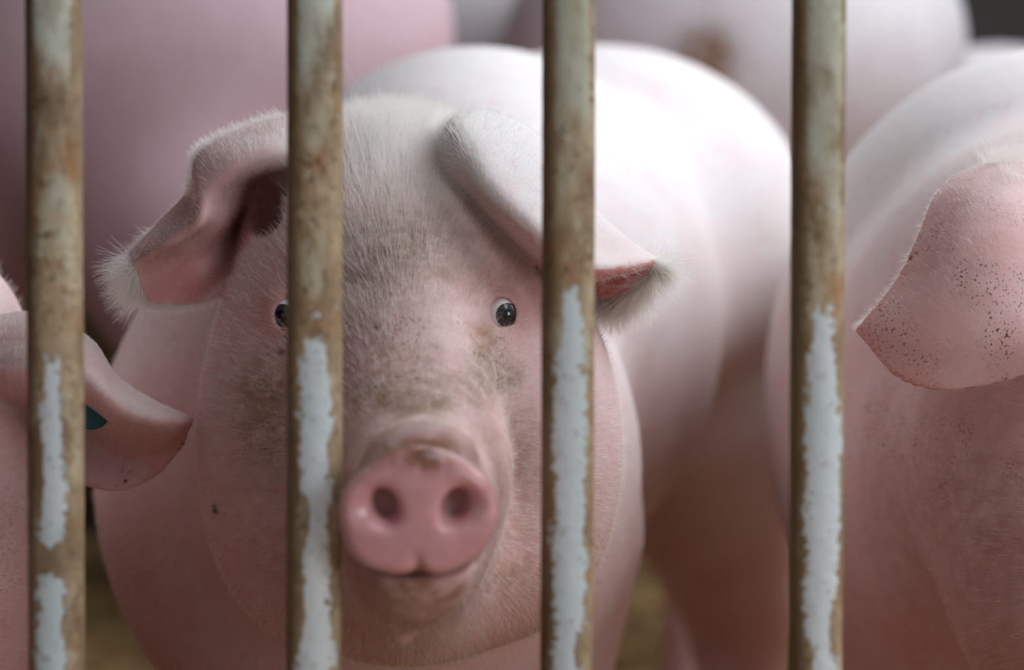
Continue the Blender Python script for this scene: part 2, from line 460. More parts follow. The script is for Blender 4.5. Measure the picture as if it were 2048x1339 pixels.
EAR_L = [  # upper edge ... lower edge, base to tip
    [(690, 262, .31), (690, 290, .29), (680, 340, .30), (640, 400, .33), (600, 480, .34), (540, 540, .32), (510, 575, .30)],
    [(600, 233, .290), (596, 262, .262), (590, 312, .245), (575, 345, .325), (520, 440, .350), (480, 510, .318), (462, 568, .275)],
    [(482, 262, .290), (478, 286, .250), (484, 338, .232), (498, 362, .320), (478, 440, .335), (450, 520, .292), (425, 592, .270)],
    [(402, 306, .285), (400, 330, .245), (418, 392, .228), (444, 432, .250), (430, 480, .275), (408, 540, .262), (378, 603, .266)],
    [(386, 375, .282), (390, 420, .240), (396, 446, .222), (392, 462, .236), (386, 500, .252), (365, 548, .258), (342, 605, .264)],
    [(322, 445, .285), (330, 474, .246), (334, 488, .230), (334, 500, .240), (331, 528, .252), (322, 562, .258), (310, 603, .266)],
    [(261, 510, .280), (265, 520, .258), (269, 529, .246), (272, 538, .248), (278, 556, .255), (284, 575, .260), (293, 597, .266)],
]
EAR_R = [
    [(900, 420, .300), (890, 350, .29), (892, 300, .29), (915, 280, .31), (950, 280, .34), (970, 330, .36)],
    [(912, 400, .250), (900, 330, .228), (902, 262, .235), (925, 240, .26), (965, 238, .30), (1000, 280, .34)],
    [(955, 425, .232), (938, 350, .203), (950, 290, .212), (990, 252, .25), (1030, 255, .29), (1055, 310, .33)],
    [(1020, 480, .215), (1000, 412, .182), (1018, 350, .200), (1060, 292, .24), (1090, 298, .275), (1105, 360, .315)],
    [(1085, 530, .205), (1070, 470, .172), (1090, 410, .195), (1125, 352, .235), (1150, 372, .27), (1150, 470, .305)],
    [(1135, 560, .200), (1125, 512, .172), (1140, 460, .195), (1168, 405, .235), (1185, 440, .27), (1175, 560, .290)],
    [(1185, 556, .200), (1182, 535, .182), (1190, 500, .200), (1208, 446, .235), (1218, 500, .270), (1200, 594, .282)],
    [(1246, 543, .212), (1246, 532, .204), (1252, 512, .214), (1262, 490, .235), (1264, 530, .262), (1250, 588, .270)],
    [(1302, 526, .237), (1304, 523, .236), (1307, 520, .237), (1311, 521, .243), (1309, 532, .250), (1302, 546, .252)],
]
EAR_RIGHTPIG = [
    [(1955, 420, .34), (2010, 385, .34), (2070, 380, .34), (2130, 400, .34)],
    [(1938, 350, .285), (1995, 338, .272), (2060, 336, .275), (2140, 350, .30)],
    [(1880, 392, .250), (1960, 380, .230), (2050, 384, .232), (2150, 405, .27)],
    [(1845, 468, .228), (1940, 462, .203), (2050, 472, .205), (2165, 500, .25)],
    [(1798, 562, .213), (1910, 570, .185), (2040, 580, .188), (2172, 600, .24)],
    [(1742, 632, .209), (1880, 668, .180), (2030, 676, .182), (2172, 685, .24)],
    [(1718, 660, .214), (1812, 757, .192), (1950, 768, .186), (2150, 712, .24)],
]
EAR_LEFTPIG = [
    [(-90, 930, .30), (-100, 850, .30), (-90, 740, .24), (-60, 680, .26), (-50, 650, .30)],
    [(40, 960, .29), (20, 850, .30), (30, 760, .215), (55, 690, .225), (60, 632, .27)],
    [(170, 966, .280), (158, 850, .292), (165, 780, .195), (170, 722, .205), (173, 678, .25)],
    [(240, 976, .275), (234, 890, .285), (240, 830, .195), (236, 786, .205), (230, 752, .24)],
    [(312, 945, .272), (312, 900, .262), (316, 846, .205), (311, 825, .212), (303, 802, .235)],
    [(366, 884, .260), (371, 866, .250), (378, 848, .230), (381, 842, .230), (385, 838, .234)],
]

def blob(P, x, y, rx, ry, Y=None, soft=1.0):
    """soft spot on the skin, by X and Z of the place seen at that pixel"""
    Y = .16 if Y is None else Y
    c = W(x, y, Y); s = FPX / (Y + 1.1)
    q = ((P[:, 0] - c[0]) / (rx / s)) ** 2 + ((P[:, 2] - c[2]) / (ry / s)) ** 2
    return np.exp(-q * soft)

def hair_curves(name, roots, nrm, dirs, length, lift, soil, parent, origin, rad=.00008, npt=5, curl=.25, wob=.12):
    n = len(roots); roots = roots.astype(np.float32)
    d = dirs - (dirs * nrm).sum(1)[:, None] * nrm; d /= np.maximum(np.linalg.norm(d, axis=1), 1e-5)[:, None]
    d = d + rng.normal(0, wob, d.shape); d = d + nrm * lift[:, None]; d /= np.linalg.norm(d, axis=1)[:, None]
    bend = -nrm * (lift * curl)[:, None] + rng.normal(0, .10, d.shape)
    pts = np.zeros((n, npt, 3), np.float32); p = roots - nrm * .0006; step = (length / (npt - 1))[:, None]
    pts[:, 0] = p
    for k in range(1, npt):
        p = p + d * step; pts[:, k] = p
        d = d + bend * (2.0 / npt); d /= np.linalg.norm(d, axis=1)[:, None]
    cu = bpy.data.hair_curves.new(name); cu.add_curves([npt] * n)
    cu.attributes['position'].data.foreach_set('vector', (pts - np.asarray(origin, dtype=np.float32)).ravel()) if 'position' in cu.attributes else None
    r = cu.attributes.get('radius') or cu.attributes.new('radius', 'FLOAT', 'POINT')
    taper = np.linspace(1, .25, npt)
    r.data.foreach_set('value', (np.ones((n, 1)) * rad * taper[None] * rng.uniform(.7, 1.25, (n, 1))).astype(np.float32).ravel())
    a = cu.attributes.new('soil', 'FLOAT', 'POINT'); a.data.foreach_set('value', np.repeat(soil, npt).astype(np.float32))
    cu.materials.append(HAIR)
    o = bpy.data.objects.new(name, cu); link(o, parent); o['kind'] = 'stuff'
    return o

def sample(V, F, nrm, dens, n):
    """n roots on the faces, in proportion to area times density"""
    a, b, c, d = (V[F[:, i]] for i in range(4))
    ar = .5 * np.linalg.norm(np.cross(c - a, d - b), axis=1)
    w = ar * dens[F].mean(1); w = w / w.sum()
    f = rng.choice(len(F), n, p=w); u = rng.random((n, 1)); v = rng.random((n, 1))
    W4 = [(1 - u) * (1 - v), u * (1 - v), u * v, (1 - u) * v]
    P = sum(V[F[f, i]] * W4[i] for i in range(4)); Nn = sum(nrm[F[f, i]] * W4[i] for i in range(4))
    Nn /= np.maximum(np.linalg.norm(Nn, axis=1), 1e-6)[:, None]
    return P, Nn, f

def edge_hairs(G, ulo, sides, n, length, out):
    """roots and directions along the rim of an ear"""
    nu, nv = G.shape[:2]; R = []; D = []; L = []
    for s in sides:
        for _ in range(n):
            if s == 'tip':
                i = nu - 1; j = rng.integers(0, nv)
                p = G[i, j]; d = G[i, j] - G[i - 3, j]
            else:
                i = rng.integers(int(ulo * nu), nu); j = 0 if s == 'lo' else nv - 1; jj = 3 if s == 'lo' else nv - 4
                p = G[i, j]; d = G[i, j] - G[i, jj]; d = d / (np.linalg.norm(d) + 1e-6)
                t = G[min(i + 2, nu - 1), j] - G[max(i - 2, 0), j]; t = t / (np.linalg.norm(t) + 1e-6); d = d + t * .7
            d = d / (np.linalg.norm(d) + 1e-6)
            R.append(p + rng.normal(0, .0008, 3)); D.append(d + np.array(out) + np.array([0, 0, -.35 if length > .015 else 0])); L.append(length * rng.uniform(.45, 1.15))
    return np.array(R), np.array(D), np.array(L)

FL = 0.0
def eye(parent, origin, E, look, fwd=lambda p: p, sc=1.0):
    """eyeball with its dark iris and pupil"""
    E = np.asarray(E) + np.array([0, -.0054 * sc, 0]); q = Vector(look).to_track_quat('Z', 'Y').to_matrix().to_4x4()
    M = Matrix.Translation(Vector(E) - Vector(origin)) @ q @ Matrix.Scale(sc, 4)
    R = .0122
    prof = [(R * math.sin(a) + 1e-5, R * math.cos(a)) for a in np.linspace(0.0, math.pi, 22)]
    e = lathe('eye', prof, M, EYE_WHITE, parent, 32)
    def cap(name, ra, lift, bul, mat):
        prof = [(r, math.sqrt(max(0, R * R - r * r)) + lift + bul * max(0, 1 - (r / ra) ** 2)) for r in np.linspace(ra, .00001, 12)]
        return lathe(name, prof, M, mat, e, 32)
    cap('iris', .0070, .00010, .0006, IRIS)
    cap('pupil', .0036, .00066, .0003, PUPIL)
    return e
EYE_WHITE = simple('eye_white', lin(250, 250, 252), .28, 0, .6, .6)
def iris_mat():
    m, nt, b = new_mat('dark_iris')
    b.inputs['Base Color'].default_value = (*lin(66, 60, 58), 1); b.inputs['Roughness'].default_value = .25
    b.inputs['Coat Weight'].default_value = 1; b.inputs['Coat Roughness'].default_value = .02
    return m
IRIS = iris_mat(); PUPIL = simple('black_pupil', lin(10, 12, 18), .06, 0, .6, 1)

def make_pig(label, torso, T, ears, fine, box, shape_fine, origin, mat, paint, group=None, body_name='body', cuts=()):
    inv, fwd, sc = T
    def f(P):
        P = P.astype(np.float32)
        d = torso_sdf(P, torso)
        hm = P[:, 1] < torso_y
        if hm.any():
            Ph = P[hm]; h = head_sdf(inv(Ph)) * sc
            dd = smin(d[hm], h, .022)
            for cc in cuts: dd = smax(dd, -ell(Ph, *cc), .006)
            for s in ears: dd = smin(dd, s.dist(Ph), .0055)
            d[hm] = dd
        return d
    torso_y = box[1][1] + .25
    xs = axis_grid(box[0][0] - .02, box[0][1], shape_fine[0][0], shape_fine[0][1], fine, .012)
    ys = axis_grid(box[1][0], box[1][2], shape_fine[1][0], shape_fine[1][1], fine, .018)
    zs = axis_grid(-.01, box[2][1], shape_fine[2][0], shape_fine[2][1], fine, .012)
    V, F, nrm = surface(f, xs, ys, zs)
    at = paint(V, nrm)
    root = empty('pig', origin, label, 'pig', group)
    b = mesh_obj(body_name, V, F, mat, root, origin, True, at)
    return root, b, V, F, nrm, at

# ================================================================== SETTING
def ground_mat():
    m, nt, b = new_mat('straw_strewn_floor')
    v = objvec(nt); n1 = noise(nt, 3, 5, .6, v); n2 = noise(nt, 30, 4, .7, v)
    c = mixc(nt, ramp(nt, n1, .35, .65), lin(142, 108, 76), lin(188, 148, 104))
    c = mixc(nt, ramp(nt, n2, .4, .7), c, lin(124, 96, 68))
    lk(nt, c, b.inputs['Base Color']); b.inputs['Roughness'].default_value = .9
    return m
def wall_mat():
    m, nt, b = new_mat('dusty_barn_wall')
    v = objvec(nt); n1 = noise(nt, 2, 5, .6, v)
    tc = N(nt, 'ShaderNodeTexCoord'); sx = N(nt, 'ShaderNodeSeparateXYZ'); lk(nt, tc.outputs['Object'], sx.inputs[0])
    c = mixc(nt, n1, lin(78, 74, 70), lin(104, 98, 92))
    c = mixc(nt, ramp(nt, math_(nt, 'ADD', sx.outputs[2], math_(nt, 'MULTIPLY', n1, .3)), .95, .7), c, lin(150, 126, 88))
    lk(nt, c, b.inputs['Base Color']); b.inputs['Roughness'].default_value = .9
    return m
def box_obj(name, lo, hi, mat, parent=None, kind=None):
    (x0, y0, z0), (x1, y1, z1) = lo, hi
    V = [(x, y, z) for x in (x0, x1) for y in (y0, y1) for z in (z0, z1)]
    F = [(0, 1, 3, 2), (4, 6, 7, 5), (0, 4, 5, 1), (2, 3, 7, 6), (0, 2, 6, 4), (1, 5, 7, 3)]
    o = mesh_obj(name, V, F, mat, parent, (0, 0, 0), False)
    if kind: o['kind'] = kind
    return o
box_obj('floor', (-4, -4, -.1), (4, 5.2, 0), ground_mat(), None, 'structure')
WALL = wall_mat()
box_obj('wall_back', (-4, 5.2, -.1), (4, 5.4, 2.6), WALL, None, 'structure')
box_obj('wall_left', (-4.2, -4, -.1), (-4, 5.4, 2.6), WALL, None, 'structure')

box_obj('shade_ceiling', (-4.2, -4, 2.6), (.25, 5.4, 2.7), WALL, None, 'structure')  # partial ceiling out of view, added to keep light off the left

# loose straw on the floor
def straw(n):
    V = []; F = []
    for k in range(n):
        x, y = rng.uniform(-1.6, 1.8), rng.uniform(.2, 4.8); a = rng.uniform(0, math.pi); L = rng.uniform(.04, .14); w = .0022
        z0, z1 = rng.uniform(.002, .012), rng.uniform(.002, .03); dx, dy = math.cos(a), math.sin(a); i = len(V)
        for t, z in ((-.5, z0), (.5, z1)):
            cx, cy = x + dx * L * t, y + dy * L * t
            V += [(cx - dy * w, cy + dx * w, z), (cx + dy * w, cy - dx * w, z), (cx, cy, z + w * 1.5)]
        F += [(i, i + 1, i + 4, i + 3), (i + 1, i + 2, i + 5, i + 4), (i + 2, i, i + 3, i + 5)]
    o = mesh_obj('straw', V, F, simple('dry_straw', lin(205, 172, 112), .7), None, (0, 0, 0), False)
    o['kind'] = 'stuff'; o['label'] = 'loose golden straw scattered on the pen floor'; o['category'] = 'straw'
straw(9000)

# ================================================================== PEN GATE: four rusted bars
GATE = empty('pen_gate', (0, 0, 0), 'upright rusty steel pen bars with rubbed pale paint, standing before the pigs', 'gate')
BAR_M = bar_material()
def ns(x, seed):          # smooth 1-D wobble
    return sum(math.sin(x * f + seed * (3.1 + k)) * a for k, (f, a) in enumerate(((9, .5), (23, .3), (57, .2), (131, .12))))
def bar(cx_top, cx_bot, width, z_start, u_lo, u_hi, seed, bites, high):
    R = width / 2 / (FPX / 1.1); n = 72; z0, z1 = .10, 1.30
    xt, xb = W(cx_top, 0, 0), W(cx_bot, 1339, 0)
    sl = (xt[0] - xb[0]) / (xt[2] - xb[2]); zz = np.arange(z0, z1, .003)
    V = []; bare = []; hi = []; side = []
    zs_ = W(1024, z_start, 0)[2]
    for z in zz:
        cx = xb[0] + (z - xb[2]) * sl
        for i in range(n):
            a = 2 * math.pi * i / n; rr = R * (1 + .006 * math.sin(3 * a + z * 40 + seed) + .004 * math.sin(z * 300 + 5 * a))
            x, y = math.sin(a) * rr, -math.cos(a) * rr
            V.append((cx + x, y, z))
            u = math.sin(a) if math.cos(a) > 0 else (2 - math.sin(a) if math.sin(a) > 0 else -2 - math.sin(a))
            py = 669.5 - ((z - W(1024, 669.5, 0)[2]) * FPX / 1.1)
            g = min(1, (zs_ - z) / .028)                       # widens below its start
            wob = .05 * ns(z * 6, seed)
            lo = u_lo * (.35 + .65 * max(0, min(1, (zs_ - z) / .05))) + wob + .08; h2 = u_hi * (.45 + .55 * max(0, min(1, (zs_ - z) / .06))) + .04 * ns(z * 7, seed + 9)
            b = min((u - lo) / .26, (h2 - u) / .20) * .5 + .62
            b = min(b, (zs_ - z) / .012)
            for (by, bu, bh, bw) in bites:
                q = ((py - by) / bh) ** 2 + ((u - bu) / bw) ** 2
                b -= 1.1 * math.exp(-q)
            bare.append(max(-1.2, min(1.25, b)))
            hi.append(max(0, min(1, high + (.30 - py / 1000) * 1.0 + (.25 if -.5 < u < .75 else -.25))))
            side.append(max(0, min(.85, (-u - .35) * 1.7)) if u < 0 else max(0, min(.35, (u - .8) * 2)))  # stronger on the left, where it paints the bar's shaded side
    m = len(zz); F = []
    for j in range(m - 1):
        for i in range(n):
            F.append((j * n + i, j * n + (i + 1) % n, (j + 1) * n + (i + 1) % n, (j + 1) * n + i))
    return mesh_obj('bar', np.array(V), F, BAR_M, GATE, (0, 0, 0), True, {'bare': bare, 'high': hi, 'side': side})
bar(107, 113.5, 112, 690, -.55, .48, 1.3, [(1110, .1, 40, .5), (770, -.5, 25, .3), (960, -.45, 60, .22)], .12)
bar(630, 628, 111, 595, -.48, .62, 2.7, [(1035, -.35, 50, .35), (655, .2, 18, .5), (1230, -.5, 60, .2), (900, .75, 30, .2)], .06)
bar(1138, 1133.5, 106, 545, -.55, .62, 4.1, [(640, -.45, 40, .25), (1290, .4, 40, .3)], .16)
bar(1638, 1630, 108, 600, -.50, .74, 5.9, [(1250, .5, 70, .25), (1300, -.3, 30, .25)], .22)
STEEL = BAR_M
for z in (.09, 1.31):
    V = []; n = 24
    for x in (-.75, .75):
        for i in range(n):
            a = 2 * math.pi * i / n; V.append((x, -math.sin(a) * .02, z + math.cos(a) * .02))
    F = [(i, (i + 1) % n, n + (i + 1) % n, n + i) for i in range(n)]
    mesh_obj('rail', V, F, STEEL, GATE)

# ================================================================== MIDDLE PIG
earL = Sheet(patch(EAR_L), .009, .0048); earR = Sheet(patch(EAR_R), .009, .0048)
ident = (lambda P: P, lambda p: np.asarray(p), 1.0)

def near_sheet(V, sheet, lim=.012):
    m = ((V > sheet.lo) & (V < sheet.hi)).all(1); r = np.zeros(len(V), np.float32)
    for i in np.nonzero(m)[0]:
        q = sheet.bvh.find_nearest(V[i], .03)
        if q[0] is not None and q[3] < lim: r[i] = 1 - max(0, q[3] - .004) / (lim - .004)
    return r

def base_paint(V, nrm, H, ears):
    """H: vertices in head space"""
    dsn = snout_disc(H); sn = np.clip(1 - np.maximum(dsn, 0) / .0035, 0, 1) * (H[:, 1] < -.0)
    hd = np.clip(1 - np.maximum(head_sdf_cache(H), 0) / .05, 0, 1) if False else np.clip((.55 - H[:, 1]) / .3, 0, 1)
    pink = .28 + .35 * hd - .45 * np.clip((V[:, 2] - .62) / .25, 0, 1) * (1 - hd)
    pink = pink + .6 * np.clip((.60 - V[:, 2]) / .35, 0, 1)                 # belly and legs are pinker
    for E in (EYE_R, EYE_L):
        q = np.linalg.norm(H - E.astype(np.float32), axis=1); pink = pink + .45 * np.exp(-(q / .028) ** 2)
    for E in (EYE_R, EYE_L):
        q = np.linalg.norm(H - E.astype(np.float32), axis=1); sn = np.maximum(sn, .8 * np.exp(-(q / .0135) ** 6))
    z = np.zeros(len(V), np.float32)
    return dict(pink=pink, dirt=z.copy(), brown=z.copy(), speck=z + .0, snout=sn)

def paint_main(V, nrm):
    at = base_paint(V, nrm, V, ())
    hm = (V[:, 1] < .42).astype(np.float32)
    B = lambda x, y, rx, ry, Y=.16: blob(V, x, y, rx, ry, Y) * hm * (nrm[:, 1] < .25)
    at['dirt'] = np.clip(.62 * B(790, 510, 200, 80) + .40 * B(840, 440, 150, 80) + .55 * B(790, 740, 130, 70, .1) + .5 * B(850, 790, 95, 45, .08) + .95 * B(972, 700, 30, 60)
                         + .9 * B(1005, 748, 44, 36) + .75 * B(525, 775, 60, 50) + .35 * B(540, 860, 80, 130) + .3 * B(1020, 900, 60, 120) + .25 * B(800, 620, 120, 60)
                         + .5 * B(830, 800, 120, 22, .05) + .4 * B(900, 1200, 130, 40, .06), 0, 1)  # thin arc above the muzzle paints the shade of a crease
    at['brown'] = np.clip(.8 * B(965, 668, 22, 26) + 1.5 * B(852, 905, 80, 26, -.03) + .22 * B(800, 900, 420, 330, .1) + .45 * B(520, 820, 60, 90) + .35 * B(1030, 1000, 50, 150) + .35 * B(960, 1180, 130, 50, .06)
                          + .3 * B(600, 1080, 120, 120) + .9 * B(840, 1172, 90, 26, -.01) + .35 * B(1000, 570, 70, 40)
                          + .5 * B(400, 430, 16, 60, .25) + .6 * B(310, 505, 60, 16, .25), 0, 1) * 1.0
    at['speck'] = np.clip(1.0 * B(760, 640, 160, 90) + 1.0 * B(800, 740, 150, 80, .1) + .9 * B(560, 690, 60, 60) + .9 * B(530, 880, 70, 90) + .6 * B(980, 700, 60, 60) + .35 * B(1020, 900, 80, 140)
                          + .5 * B(360, 450, 50, 60, .27) + .4 * B(520, 500, 60, 100, .2), 0, 1)
    eR = near_sheet(V, earR); eL = near_sheet(V, earL)
    at['pink'] = at['pink'] + .05 * eL - .35 * eR * (nrm[:, 2] > -.1)
    # warmer inner face of the far ear tip
    at['pink'] = at['pink'] + .50 * eR * (nrm[:, 2] < -.1) * (nrm[:, 1] < .3) * (V[:, 0] > W(1150, 0, .2)[0]) - .1 * eR
    at['pink'] = at['pink'] + .9 * blob(V, 500, 420, 60, 70, .32) * (V[:, 1] > .25) * (V[:, 1] < .4)
    at['pink'] = at['pink'] - .6 * blob(V, 790, 290, 220, 110, .28) * (V[:, 1] < .42)  # crown whitened in colour to stand in for light from above
    at['mud'] = np.clip(1.6 * B(434, 1014, 7, 9, .2) + .9 * B(765, 648, 7, 9) + .8 * B(562, 705, 9, 8) + .7 * B(855, 900, 26, 9, -.03), 0, 1)
    at['pink'] = at['pink'] + .35 * eL * (nrm[:, 1] < -.2) * blob(V, 360, 560, 110, 60, .26)
    at['pink'] = np.clip(at['pink'], 0, 1.4); at['ear'] = np.maximum(eR, eL)
    return at
ORG = (W(760, 900, .9)[0], .9, 0)
root, body, V, F, NR, AT = make_pig('pink pig looking straight out between the two middle bars, brown dirt on its forehead', MAIN_TORSO, ident, (earL, earR), .0019,
    ((-.36, .36), (-.07, .50, 1.75), (0, 1.0)), ((-.25, .10), (-.055, .40), (.48, .84)), ORG, skin_near, paint_main, cuts=((W(522, 405, .268), (.015, .055, .034), 0, .62), (W(585, 345, .262), (.030, .045, .013), 0, .30)))
eye(root, ORG, EYE_R, (.36, -1, -.02)); eye(root, ORG, EYE_L, (-.45, -1, -.02))

def face_dirs(H, N_, fwd_rot=None):
    """lie of the coat: away from the snout, backwards"""
    s = W(840, 900, .02).astype(np.float32)
    d = H - s; d[:, 1] *= 1.2; d[:, 0] *= .8
    d /= np.maximum(np.linalg.norm(d, axis=1), 1e-4)[:, None]
    d[:, 1] += .8
    low = np.clip((W(0, 900, .15)[2] - H[:, 2]) / .08, 0, 1); d[:, 2] -= low * .3
    return d

def coat(name, V, F, NR, AT, H, n, parent, origin, yl, ear_mask, rad=.00010, lens=1.0):
    toCam = CAM.astype(np.float32) - V; toCam /= np.linalg.norm(toCam, axis=1)[:, None]
    face = (NR * toCam).sum(1)
    dens = (face > -.35) * np.clip((yl - V[:, 1]) / .12, 0, 1) * (1 - AT['snout'])
    for E in (EYE_R, EYE_L):
        q = np.linalg.norm(H - E.astype(np.float32), axis=1); dens = dens * (q > .0175) * np.clip(q / .03, .2, 1)
    muz = np.exp(-((H[:, 1] - .0) / .06) ** 2); dens = dens * (1 - .75 * muz)
    dens = dens * (1 + .7 * blob(H, 790, 420, 200, 200, .25) + 1.6 * blob(H, 790, 280, 220, 90, .3))
    P, Nn, f = sample(V, F, NR, dens, n)
    fi = F[f, 0]; Hs = H[fi]
    d = face_dirs(Hs.copy(), Nn)
    crown = blob(Hs, 790, 260, 230, 90, .3) * (Hs[:, 1] > .18)
    fore = blob(Hs, 790, 420, 190, 160, .25) * (1 - ear_mask[fi])
    L = (.0075 + .010 * fore + .010 * crown + .004 * rng.random(n)) * lens
    L = L * (1 - .45 * ear_mask[fi]); L = L * (1 - .5 * np.exp(-((Hs[:, 1]) / .05) ** 2))
    lift = .22 + .30 * crown + .10 * rng.random(n)
    soil = np.clip(AT['dirt'][fi] * 1.0 + AT['brown'][fi] * .4, 0, 1) * rng.uniform(.1, 1, n) * .8
    return hair_curves(name, P, Nn, d, L, lift, soil, parent, origin, rad)
coat('hair_coat', V, F, NR, AT, V, 90000, root, ORG, .52, AT['ear'], .00010)

# fringe around the ear tips, crest and beard
RT, DT, LT = [], [], []
for G, specs in ((earR.G, (('tip', 1100, .024, .8), ('hi', 4200, .024, .55), ('lo', 1800, .006, .2))), (earL.G, (('tip', 1700, .024, .8), ('lo', 1800, .006, .1), ('hi', 2500, .008, .05), ('lo', 500, .012, .86)))):
    for s, n, L, ul in specs:
        r_, d_, l_ = edge_hairs(G, ul, (s,), n, L, (0, 0, 0)); RT.append(r_); DT.append(d_); LT.append(l_)
RT = np.concatenate(RT); DT = np.concatenate(DT); LT = np.concatenate(LT)
nn = rng.normal(0, 1, RT.shape); nn -= (nn * DT).sum(1)[:, None] * DT; nn /= np.linalg.norm(nn, axis=1)[:, None]
top = earL.G[14:44, 0:3].reshape(-1, 3); i_ = rng.integers(0, len(top), 1500)
RT = np.concatenate([RT, top[i_] + rng.normal(0, .0012, (1500, 3))]); DT = np.concatenate([DT, rng.normal(0, .3, (1500, 3)) + np.array([-.5, -.2, 1.0])]); LT = np.concatenate([LT, rng.uniform(.004, .009, 1500)])
nn = rng.normal(0, 1, RT.shape); nn -= (nn * DT).sum(1)[:, None] * DT; nn /= np.linalg.norm(nn, axis=1)[:, None]
hair_curves('ear_fringe', RT, nn, DT, LT, np.full(len(RT), .12), np.zeros(len(RT)), root, ORG, .00016, 5, .3, .30)
# long crest bristles on the crown, whiskers on the chin
cr_r = []; cr_d = []; cr_l = []
kd = V[(NR[:, 2] > .35) & (V[:, 1] > .22) & (V[:, 1] < .42)]; kd = kd[(np.abs(kd[:, 0] - W(780, 0, .3)[0]) < .045)]
for i in rng.integers(0, len(kd), 420):
    cr_r.append(kd[i]); cr_d.append((rng.normal(-.12, .25), rng.normal(0, .3), 1)); cr_l.append(rng.uniform(.010, .020))
for k in range(9):
    p = kd[np.argmin(np.abs(kd[:, 0] - W(720 + k * 6, 0, .3)[0]) + np.abs(kd[:, 1] - .33))]
    cr_r.append(p); cr_d.append((rng.normal(-.25, .25), 0, 1)); cr_l.append(rng.uniform(.022, .034))
ch = V[(V[:, 1] < .16) & (V[:, 1] > 0) & (NR[:, 2] < -.35) & (V[:, 2] > .4)]; ch = ch[np.abs(ch[:, 0] - W(800, 0, .1)[0]) < .07]
for i in rng.integers(0, len(ch), 260):
    cr_r.append(ch[i]); cr_d.append((rng.normal(.1, .5), rng.normal(-.3, .3), -.8)); cr_l.append(rng.uniform(.006, .014))
cr_r = np.array(cr_r); cr_d = np.array(cr_d, dtype=float); nn = np.cross(cr_d, [1, .2, 0]); nn /= np.linalg.norm(nn, axis=1)[:, None]
hair_curves('bristle_tuft', cr_r, nn, cr_d, np.array(cr_l), np.full(len(cr_r), .1), np.zeros(len(cr_r)), root, ORG, .00010, 6, .6, .12)
hair_curves('whisker', np.array([W(455, 602, .25)]), np.array([[0, -1., 0]]), np.array([[-1., 0, -.16]]), np.array([.036]), np.array([.1]), np.array([1.0]), root, ORG, .00006, 8, .3, .0)
# upper lashes of both eyes
lr, ld, ll = [], [], []
for E, s in ((EYE_R, 1), (EYE_L, -1)):
    for k in range(26):
        a = rng.uniform(.15, .85) * math.pi
        lr.append(E + np.array([.0078 * math.cos(a), -.0095, .0085 * math.sin(a)])); ld.append((math.cos(a) * .7, -.8, .1 + .2 * math.sin(a))); ll.append(rng.uniform(.003, .006))
lr = np.array(lr); ld = np.array(ld); nn = np.cross(ld, [1, .1, 0]); nn /= np.linalg.norm(nn, axis=1)[:, None]
hair_curves('eyelashes', lr, nn, ld, np.array(ll), np.full(len(lr), .1), np.full(len(lr), .3), root, ORG, .00008, 5, .4, .1)

# ================================================================== RIGHT PIG
sheetR = Sheet(patch(EAR_RIGHTPIG), .010, .0058)
pivot = W(792, 600, .3)
TR = T_head(pivot, math.radians(8), 0, math.radians(2), 1.04, (.455, .03, -.055))
sheetR2 = Sheet(TR[1](patch(EAR_R, 40, 30)), .010, .0066)
def paint_right(V, nrm):
    H = TR[0](V); at = base_paint(V, nrm, H, ()); e = near_sheet(V, sheetR)
    B = lambda x, y, rx, ry, Y=.2: blob(V, x, y, rx, ry, Y) * (V[:, 1] < .4)
    at['pink'] = np.clip(at['pink'] + .0 * e + .10, 0, 1.3); at['ear'] = e
    at['speck'] = np.clip(1.3 * e * B(1960, 600, 240, 170) + .9 * B(1850, 900, 70, 60) + 1.6 * B(1960, 950, 90, 70) + 1.2 * B(1850, 890, 60, 60) + .3 * B(1950, 1050, 120, 200), 0, 1)
    at['brown'] = np.clip(.25 * B(1980, 1000, 120, 200), 0, 1)
    at['dirt'] = np.clip(.35 * B(1960, 1050, 120, 260) + .25 * e * B(1900, 540, 60, 60), 0, 1)
    return at
tor = [
    ('e', (W(2150, 930, .52), (.200, .22, .250)), .0),
    ('c', (W(2150, 880, .34), W(2150, 930, .50), .11, .18), .05),
    ('e', (W(2125, 800, .80), (.252, .40, .300), -.16), .03),
    ('e', ((.575, 1.22, .66), (.24, .28, .245)), .07),
    ('c', ((.33, .55, .42), (.34, .56, .22), .085, .055), .06), ('c', ((.34, .56, .22), (.34, .54, .03), .050, .036), .03),
    ('c', ((.56, .57, .42), (.56, .58, .22), .085, .055), .06), ('c', ((.56, .58, .22), (.56, .56, .03), .050, .036), .03),
    ('c', ((.46, 1.28, .48), (.46, 1.36, .28), .11, .06), .06), ('c', ((.46, 1.36, .28), (.46, 1.32, .03), .05, .036), .03),
    ('c', ((.70, 1.28, .48), (.71, 1.36, .28), .11, .06), .06), ('c', ((.71, 1.36, .28), (.71, 1.32, .03), .05, .036), .03),
]
ORG_R = (ORG[0] + .43, .78, 0)
root2, body2, V2, F2, N2, A2 = make_pig('pig at the right whose speckled ear hangs down over its eye', tor, TR, (sheetR, sheetR2), .0026,
    ((.02, .90), (-.07, .50, 1.62), (0, 1.0)), ((.19, .56), (.05, .36), (.50, .84)), ORG_R, skin_near, paint_right)
for E in (EYE_L, EYE_R): eye(root2, ORG_R, TR[1](E), (-.2, -1, 0), sc=1.06)
coat('hair_coat', V2, F2, N2, A2, TR[0](V2), 36000, root2, ORG_R, .45, A2['ear'], .00008)
r_, d_, l_ = edge_hairs(sheetR.G, .0, ('lo',), 1500, .006, (0, 0, .1))
nn = rng.normal(0, 1, r_.shape); nn -= (nn * d_).sum(1)[:, None] * d_; nn /= np.linalg.norm(nn, axis=1)[:, None]
